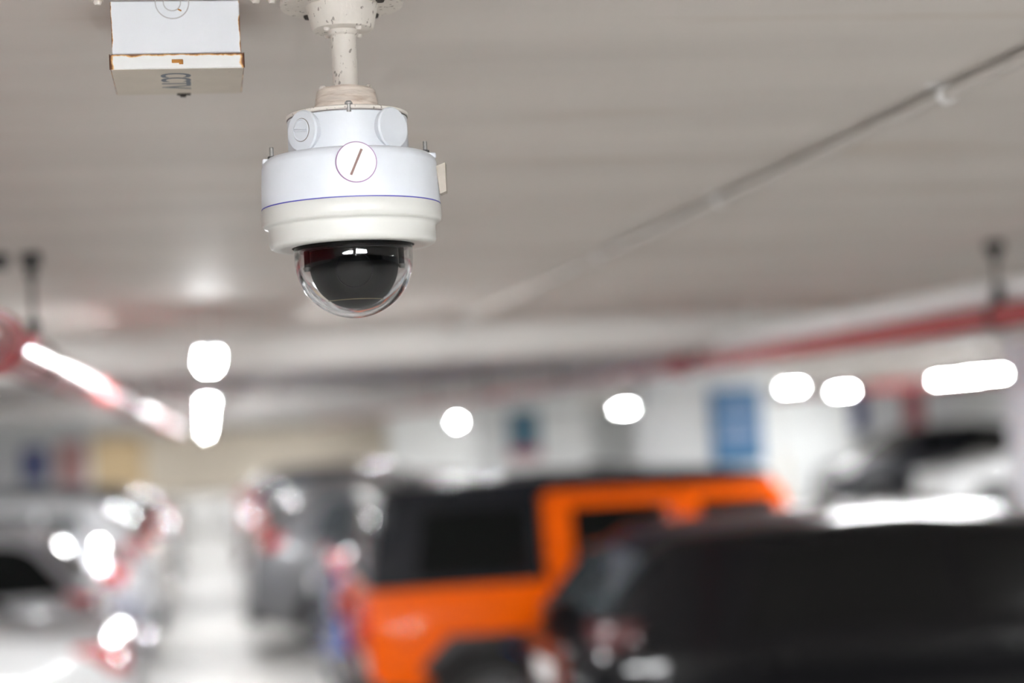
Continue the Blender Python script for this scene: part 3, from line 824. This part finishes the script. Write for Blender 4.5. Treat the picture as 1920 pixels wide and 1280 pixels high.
    cz = lz + (0.12 if kind == 'sedan' else -0.02)
    rod('chrome_strip', (xrear(cz) - 0.004, -0.42, cz), (xrear(cz) - 0.004, 0.42, cz), 0.018, 'chrome', t, 12)  # strip added to catch lamp highlights on the tail
    for s in (-1, 1): rod('exhaust_tip', (-0.06, s * 0.5, 0.30), (0.10, s * 0.5, 0.30), 0.035, 'chrome', t, 12)
    if plate:
        pz = lz - 0.17 if kind != 'sedan' else lz - 0.05
        box('number_plate', (xrear(pz + .05) - 0.012, 0, pz), (0.02, 0.42, 0.12), 'plate_white', t, 0.004)
    if rails:
        for s in (-1, 1):
            bm = bmesh.new()
            yr = side_y(1.5, 1.6) - 0.09
            bm_rod(bm, (0.75, s * yr, ztop(.75) + 0.05), (1.6, s * yr, ztop(1.6) + 0.045), 0.016, 10)
            bm_rod(bm, (1.6, s * yr, ztop(1.6) + 0.045), (2.5, s * yr, ztop(2.5) + 0.05), 0.016, 10)
            for xx in (0.78, 1.6, 2.46): bm_box(bm, (xx, s * yr, ztop(xx) + 0.02), (0.06, 0.03, 0.07), 0.006)
            finish('roof_rail', bm, 'chrome', t)
    rod('antenna', (0.85 if kind != 'sedan' else 1.6, 0, ztop(1.0) - 0.02), (0.70 if kind != 'sedan' else 1.45, 0, ztop(1.0) + 0.10), 0.006, 'plastic_black', t, 6)
    return t

GR, GL = 'cars parked right of the gap', 'cars parked left of the gap'
make_car('suv', 'large black car with dark windows filling the lower right corner', 'paint_black', 1.72, 8.5, 1, GR, 'glass_tint',
         wins=[(0.88, 1.98, 1.05, 1.98), (2.08, 3.15, 2.08, 2.66)], hscale=0.975, rear_glass='glass_grey', tail='tail_dark')
make_car('hatch', 'bright blue hatchback tail just left of the orange off-roader', 'paint_blue', 0.93, 13.5, 1, GR)
make_car('hatch', 'charcoal hatchback hidden mostly by the blue one in the right row', 'paint_charcoal', 0.92, 15.75, 1, GR)
make_car('suv', 'tall grey car sticking out into the gap in the right row', 'paint_grey', 0.38, 18.05, 1, GR, 'glass_grey', rails=True)
make_car('suv', 'dark slate car behind the tall grey one in the right row', 'paint_slate', 0.45, 21.5, 1, GR)
make_car('hatch', 'silver hatchback far down the right row', 'paint_silver', 0.50, 24.2, 1, GR)
make_car('sedan', 'maroon saloon far down the right row behind the silver hatchback', 'paint_maroon', 0.45, 27.0, 1, GR)
make_car('suv', 'charcoal car near the end of the right row', 'paint_charcoal', 0.48, 29.8, 1, GR)
make_car('hatch', 'white hatchback last in the right row', 'paint_white', 0.45, 35.5, 1, GR)

make_car('sedan', 'white saloon with a red tail light in the bottom left corner', 'paint_white', -0.46, 10.55, -1, GL)
make_car('suv', 'silver car with black glass and a thin red tail light behind the white saloon', 'paint_silver', -0.76, 13.2, -1, GL,
         wins=[(.24, 1.15, .50, 1.15), (1.21, 1.98, 1.21, 1.98), (2.05, 3.15, 2.05, 2.66)], over=dict(lampz=1.10, lamph=.10, wrap=.5))
make_car('hatch', 'silver hatchback third from the front in the left row', 'paint_silver', -0.60, 15.9, -1, GL)
make_car('suv', 'white high-roofed car fourth from the front in the left row', 'paint_white', -0.52, 18.5, -1, GL, 'glass_grey')
make_car('hatch', 'beige hatchback fifth from the front in the left row', 'paint_beige', -0.50, 21.3, -1, GL)
make_car('suv', 'dark slate car with a sloping roof in the middle of the left row', 'paint_slate', -0.50, 23.9, -1, GL)
make_car('sedan', 'silver saloon beyond the dark slate car in the left row', 'paint_silver', -0.48, 26.7, -1, GL)
make_car('hatch', 'black hatchback last but one in the left row', 'paint_black', -0.48, 29.3, -1, GL)

make_car('suv', 'white car with a visible front wheel across the far lane at the right edge', 'paint_white', 17.75, 30.3, -1, 'cars across the far lane')
make_car('suv', 'dark grey off-road car behind the white one across the far lane', 'paint_charcoal', 17.3, 34.6, -1, 'cars across the far lane', hscale=1.05)

# ------------------------------------------------------------------ orange off-roader with black hardtop
mat('hardtop_black', (0.008, 0.009, 0.013), 0.3, coat=0.25, coat_rough=0.08, spec=0.2)
JX, JY, JW = 0.80, 11.0, 1.86
jp = thing('car', 'orange boxy off-roader with black hardtop and orange window frames', 'car', (JX, JY + JW / 2, 0), 0, GR)
hw = JW / 2
def jprism(name, pts, y0, y1, m_, parent=jp, bev=0.015): return prism(name, pts, y0, y1, m_, parent, bev)
tub = jprism('body_tub', [(0.19, 0.62), (0.14, 0.70), (0.14, 1.18), (0.17, 1.215), (2.98, 1.235), (3.05, 1.20), (3.05, 0.52), (1.45, 0.50), (1.37, 0.58), (1.27, 0.80), (1.07, 0.90), (0.78, 0.90), (0.60, 0.80), (0.50, 0.58)], -hw, hw, 'paint_orange', bev=0.03)
jprism('bonnet', [(3.05, 0.62), (3.05, 1.20), (4.05, 1.12), (4.12, 1.06), (4.12, 0.62)], -0.66, 0.66, 'paint_orange', bev=0.04)
for s in (-1, 1):
    jprism('front_wing', [(3.0, 0.80), (3.12, 1.00), (3.95, 1.00), (4.18, 0.86), (4.18, 0.78), (3.92, 0.90), (3.25, 0.90), (3.1, 0.74)], s * 0.62 if s > 0 else -hw - 0.02, hw + 0.02 if s > 0 else -0.62, 'plastic_black', bev=0.012)
    jprism('rear_wing', [(0.44, 0.72), (0.64, 0.92), (1.20, 0.92), (1.44, 0.62), (1.36, 0.58), (1.14, 0.85), (0.70, 0.85), (0.52, 0.66)], s * (hw - 0.05) if s > 0 else -hw - 0.08, hw + 0.08 if s > 0 else -(hw - 0.05), 'plastic_black', bev=0.012)
jprism('grille', [(4.12, 0.66), (4.12, 1.08), (4.17, 1.06), (4.17, 0.66)], -0.64, 0.64, 'paint_orange')
for s in range(7): box('grille_slot', (4.168, -0.30 + s * 0.10, 0.88), (0.012, 0.05, 0.26), 'plastic_black', jp, 0.01)
for s in (-1, 1): lathe('headlight', [(0, 0), (0.09, 0), (0.09, 0.03), (0.07, 0.045), (0, 0.05)], 'lamp_clear', jp, (4.165, s * 0.47, 0.93), (0, PI / 2, 0), 24)
box('front_bumper', (4.30, 0, 0.56), (0.20, 1.70, 0.18), 'plastic_black', jp, 0.03, 2)
box('rear_bumper', (0.08, 0, 0.56), (0.20, 1.72, 0.18), 'plastic_black', jp, 0.03, 2)
# greenhouse side planes lean in slightly
TB, TR = hw - 0.015, hw - 0.115
def sy(z): return TB + (TR - TB) * (z - 1.22) / (1.80 - 1.22)
def side_panel(name, pts, m_, th=0.035, off=0.0, parent=jp):
    r_ = []
    for s in (-1, 1):
        bm = bmesh.new()
        a = [bm.verts.new((x, s * (sy(z) + off), z)) for x, z in pts]
        b = [bm.verts.new((x, s * (sy(z) + off - th), z)) for x, z in pts]
        bm.faces.new(a); bm.faces.new(b[::-1])
        n_ = len(pts)
        for i in range(n_): bm.faces.new((a[i], b[i], b[(i + 1) % n_], a[(i + 1) % n_]))
        bmesh.ops.bevel(bm, geom=list(bm.edges), offset=0.004, segments=1, affect='EDGES')
        r_.append(finish(name, bm, m_, parent))
    return r_
# hardtop: roof slab, rear quarters, tailgate surround
bm = bmesh.new()
prof_r = [(0.24, 1.74), (0.24, 1.80), (0.30, 1.845), (1.2, 1.868), (2.3, 1.862), (2.78, 1.835), (2.84, 1.78), (2.80, 1.755)]
A = [bm.verts.new((x, -(TR + 0.035), z)) for x, z in prof_r]; B = [bm.verts.new((x, TR + 0.035, z)) for x, z in prof_r]
bm.faces.new(A); bm.faces.new(B[::-1])
for i in range(len(A)): bm.faces.new((A[i], B[i], B[(i + 1) % len(A)], A[(i + 1) % len(A)]))
bmesh.ops.bevel(bm, geom=list(bm.edges), offset=0.035, segments=3, affect='EDGES')
roof = finish('hardtop_roof', bm, 'hardtop_black', jp)
for y in (-0.45, 0.45): box('roof_latch', (1.55, y, 1.872), (0.12, 0.06, 0.02), 'plastic_black', roof, 0.008)
for x in (0.45, 1.95): box('roof_bar', (x, 0, 1.885), (0.06, 1.5, 0.035), 'plastic_black', roof, 0.012, 2)
side_panel('hardtop_quarter', [(0.17, 1.22), (1.27, 1.22), (1.27, 1.78), (0.26, 1.78)], 'hardtop_black', 0.06, 0.0)
side_panel('quarter_window', [(0.46, 1.28), (1.19, 1.28), (1.19, 1.69), (0.53, 1.69)], 'glass_dark', 0.012, 0.006)
back = prism('hardtop_back', [(0.17, 1.22), (0.26, 1.78), (0.32, 1.78), (0.24, 1.22)], -sy(1.5), sy(1.5), 'hardtop_black', jp, 0.012)
prism('rear_window', [(0.176, 1.30), (0.238, 1.70), (0.25, 1.70), (0.19, 1.30)], -0.62, 0.62, 'glass_grey', back, 0.003)
prism('rear_pillar_edge', [(0.158, 1.22), (0.25, 1.79), (0.30, 1.79), (0.21, 1.22)], -sy(1.5) - 0.012, -sy(1.5) + 0.075, 'hardtop_black', back, 0.018)
prism('rear_pillar_edge', [(0.158, 1.22), (0.25, 1.79), (0.30, 1.79), (0.21, 1.22)], sy(1.5) - 0.075, sy(1.5) + 0.012, 'hardtop_black', back, 0.018)
# doors: orange frames with dark panes
def door(frame, pane):
    fs = side_panel('door_frame', frame, 'paint_orange', 0.045, 0.012)
    side_panel('door_window', pane, 'glass_dark', 0.012, 0.018)
door([(1.29, 1.225), (2.16, 1.225), (2.16, 1.775), (1.33, 1.775), (1.29, 1.74)], [(1.47, 1.27), (2.09, 1.27), (2.09, 1.665), (1.47, 1.665)])
door([(2.18, 1.225), (3.02, 1.225), (2.88, 1.70), (2.80, 1.775), (2.18, 1.775)], [(2.32, 1.27), (2.92, 1.27), (2.80, 1.665), (2.32, 1.665)])
for s in (-1, 1):
    for x in (1.42, 2.32): box('door_handle', (x, s * (hw + 0.02), 1.08), (0.18, 0.05, 0.045), 'plastic_black', jp, 0.012, 2)
    for x in (2.17, 3.03): box('door_hinge', (x, s * (hw + 0.012), 1.0), (0.09, 0.035, 0.05), 'paint_orange', jp, 0.008)
    bm = bmesh.new()
    bm_box(bm, (2.98, s * (hw + 0.16), 1.32), (0.10, 0.22, 0.20), 0.03, 2)
    bm_box(bm, (2.98, s * (hw + 0.03), 1.26), (0.06, 0.14, 0.05), 0.01)
    finish('side_mirror', bm, 'plastic_black', jp)
    tl_ = box('tail_light', (0.11, s * (hw - 0.13), 1.02), (0.09, 0.16, 0.24), 'tail_red', jp, 0.02, 2)
    box('indicator_lens', (-0.046, 0, -0.02), (0.012, 0.10, 0.10), 'tail_orange', tl_, 0.006)
prism('windscreen', [(3.02, 1.22), (2.82, 1.80), (2.80, 1.80), (2.98, 1.22)], -TR, TR, 'glass_dark', jp, 0.004)
def jwheel(name, x, y, z, M0, R=0.40):
    M = Matrix.Translation((x, y, z)) @ M0
    bm = bmesh.new()
    bm_lathe(bm, [(R * .56, -0.10), (R * .9, -0.125), (R, -0.10), (R, 0.10), (R * .9, 0.125), (R * .58, 0.11), (R * .56, 0.05), (R * .56, -0.10)], 36, M)
    wh = finish(name, bm, 'tyre', jp)
    bm = bmesh.new()
    bm_lathe(bm, [(R * .56, 0.11), (R * .6, 0.115), (R * .52, 0.05), (0, 0.04)], 28, M)
    for q in range(5):
        A_ = M @ Matrix.Rotation(q * 2 * PI / 5, 4, 'Z')
        for v in bm_box(bm, (0, 0, 0), (R * .5, 0.07, 0.04), 0.01): v.co = A_ @ (v.co + Vector((R * .28, 0, 0.085)))
    finish('rim', bm, 'alloy', wh)
for x in (0.92, 3.60):
    for s in (-1, 1): jwheel('wheel', x, s * (hw - 0.10), 0.40, Matrix.Rotation(-s * PI / 2, 4, 'X'))
box('number_plate', (0.13, -0.62, 0.74), (0.015, 0.36, 0.12), 'plate_white', jp, 0.003)
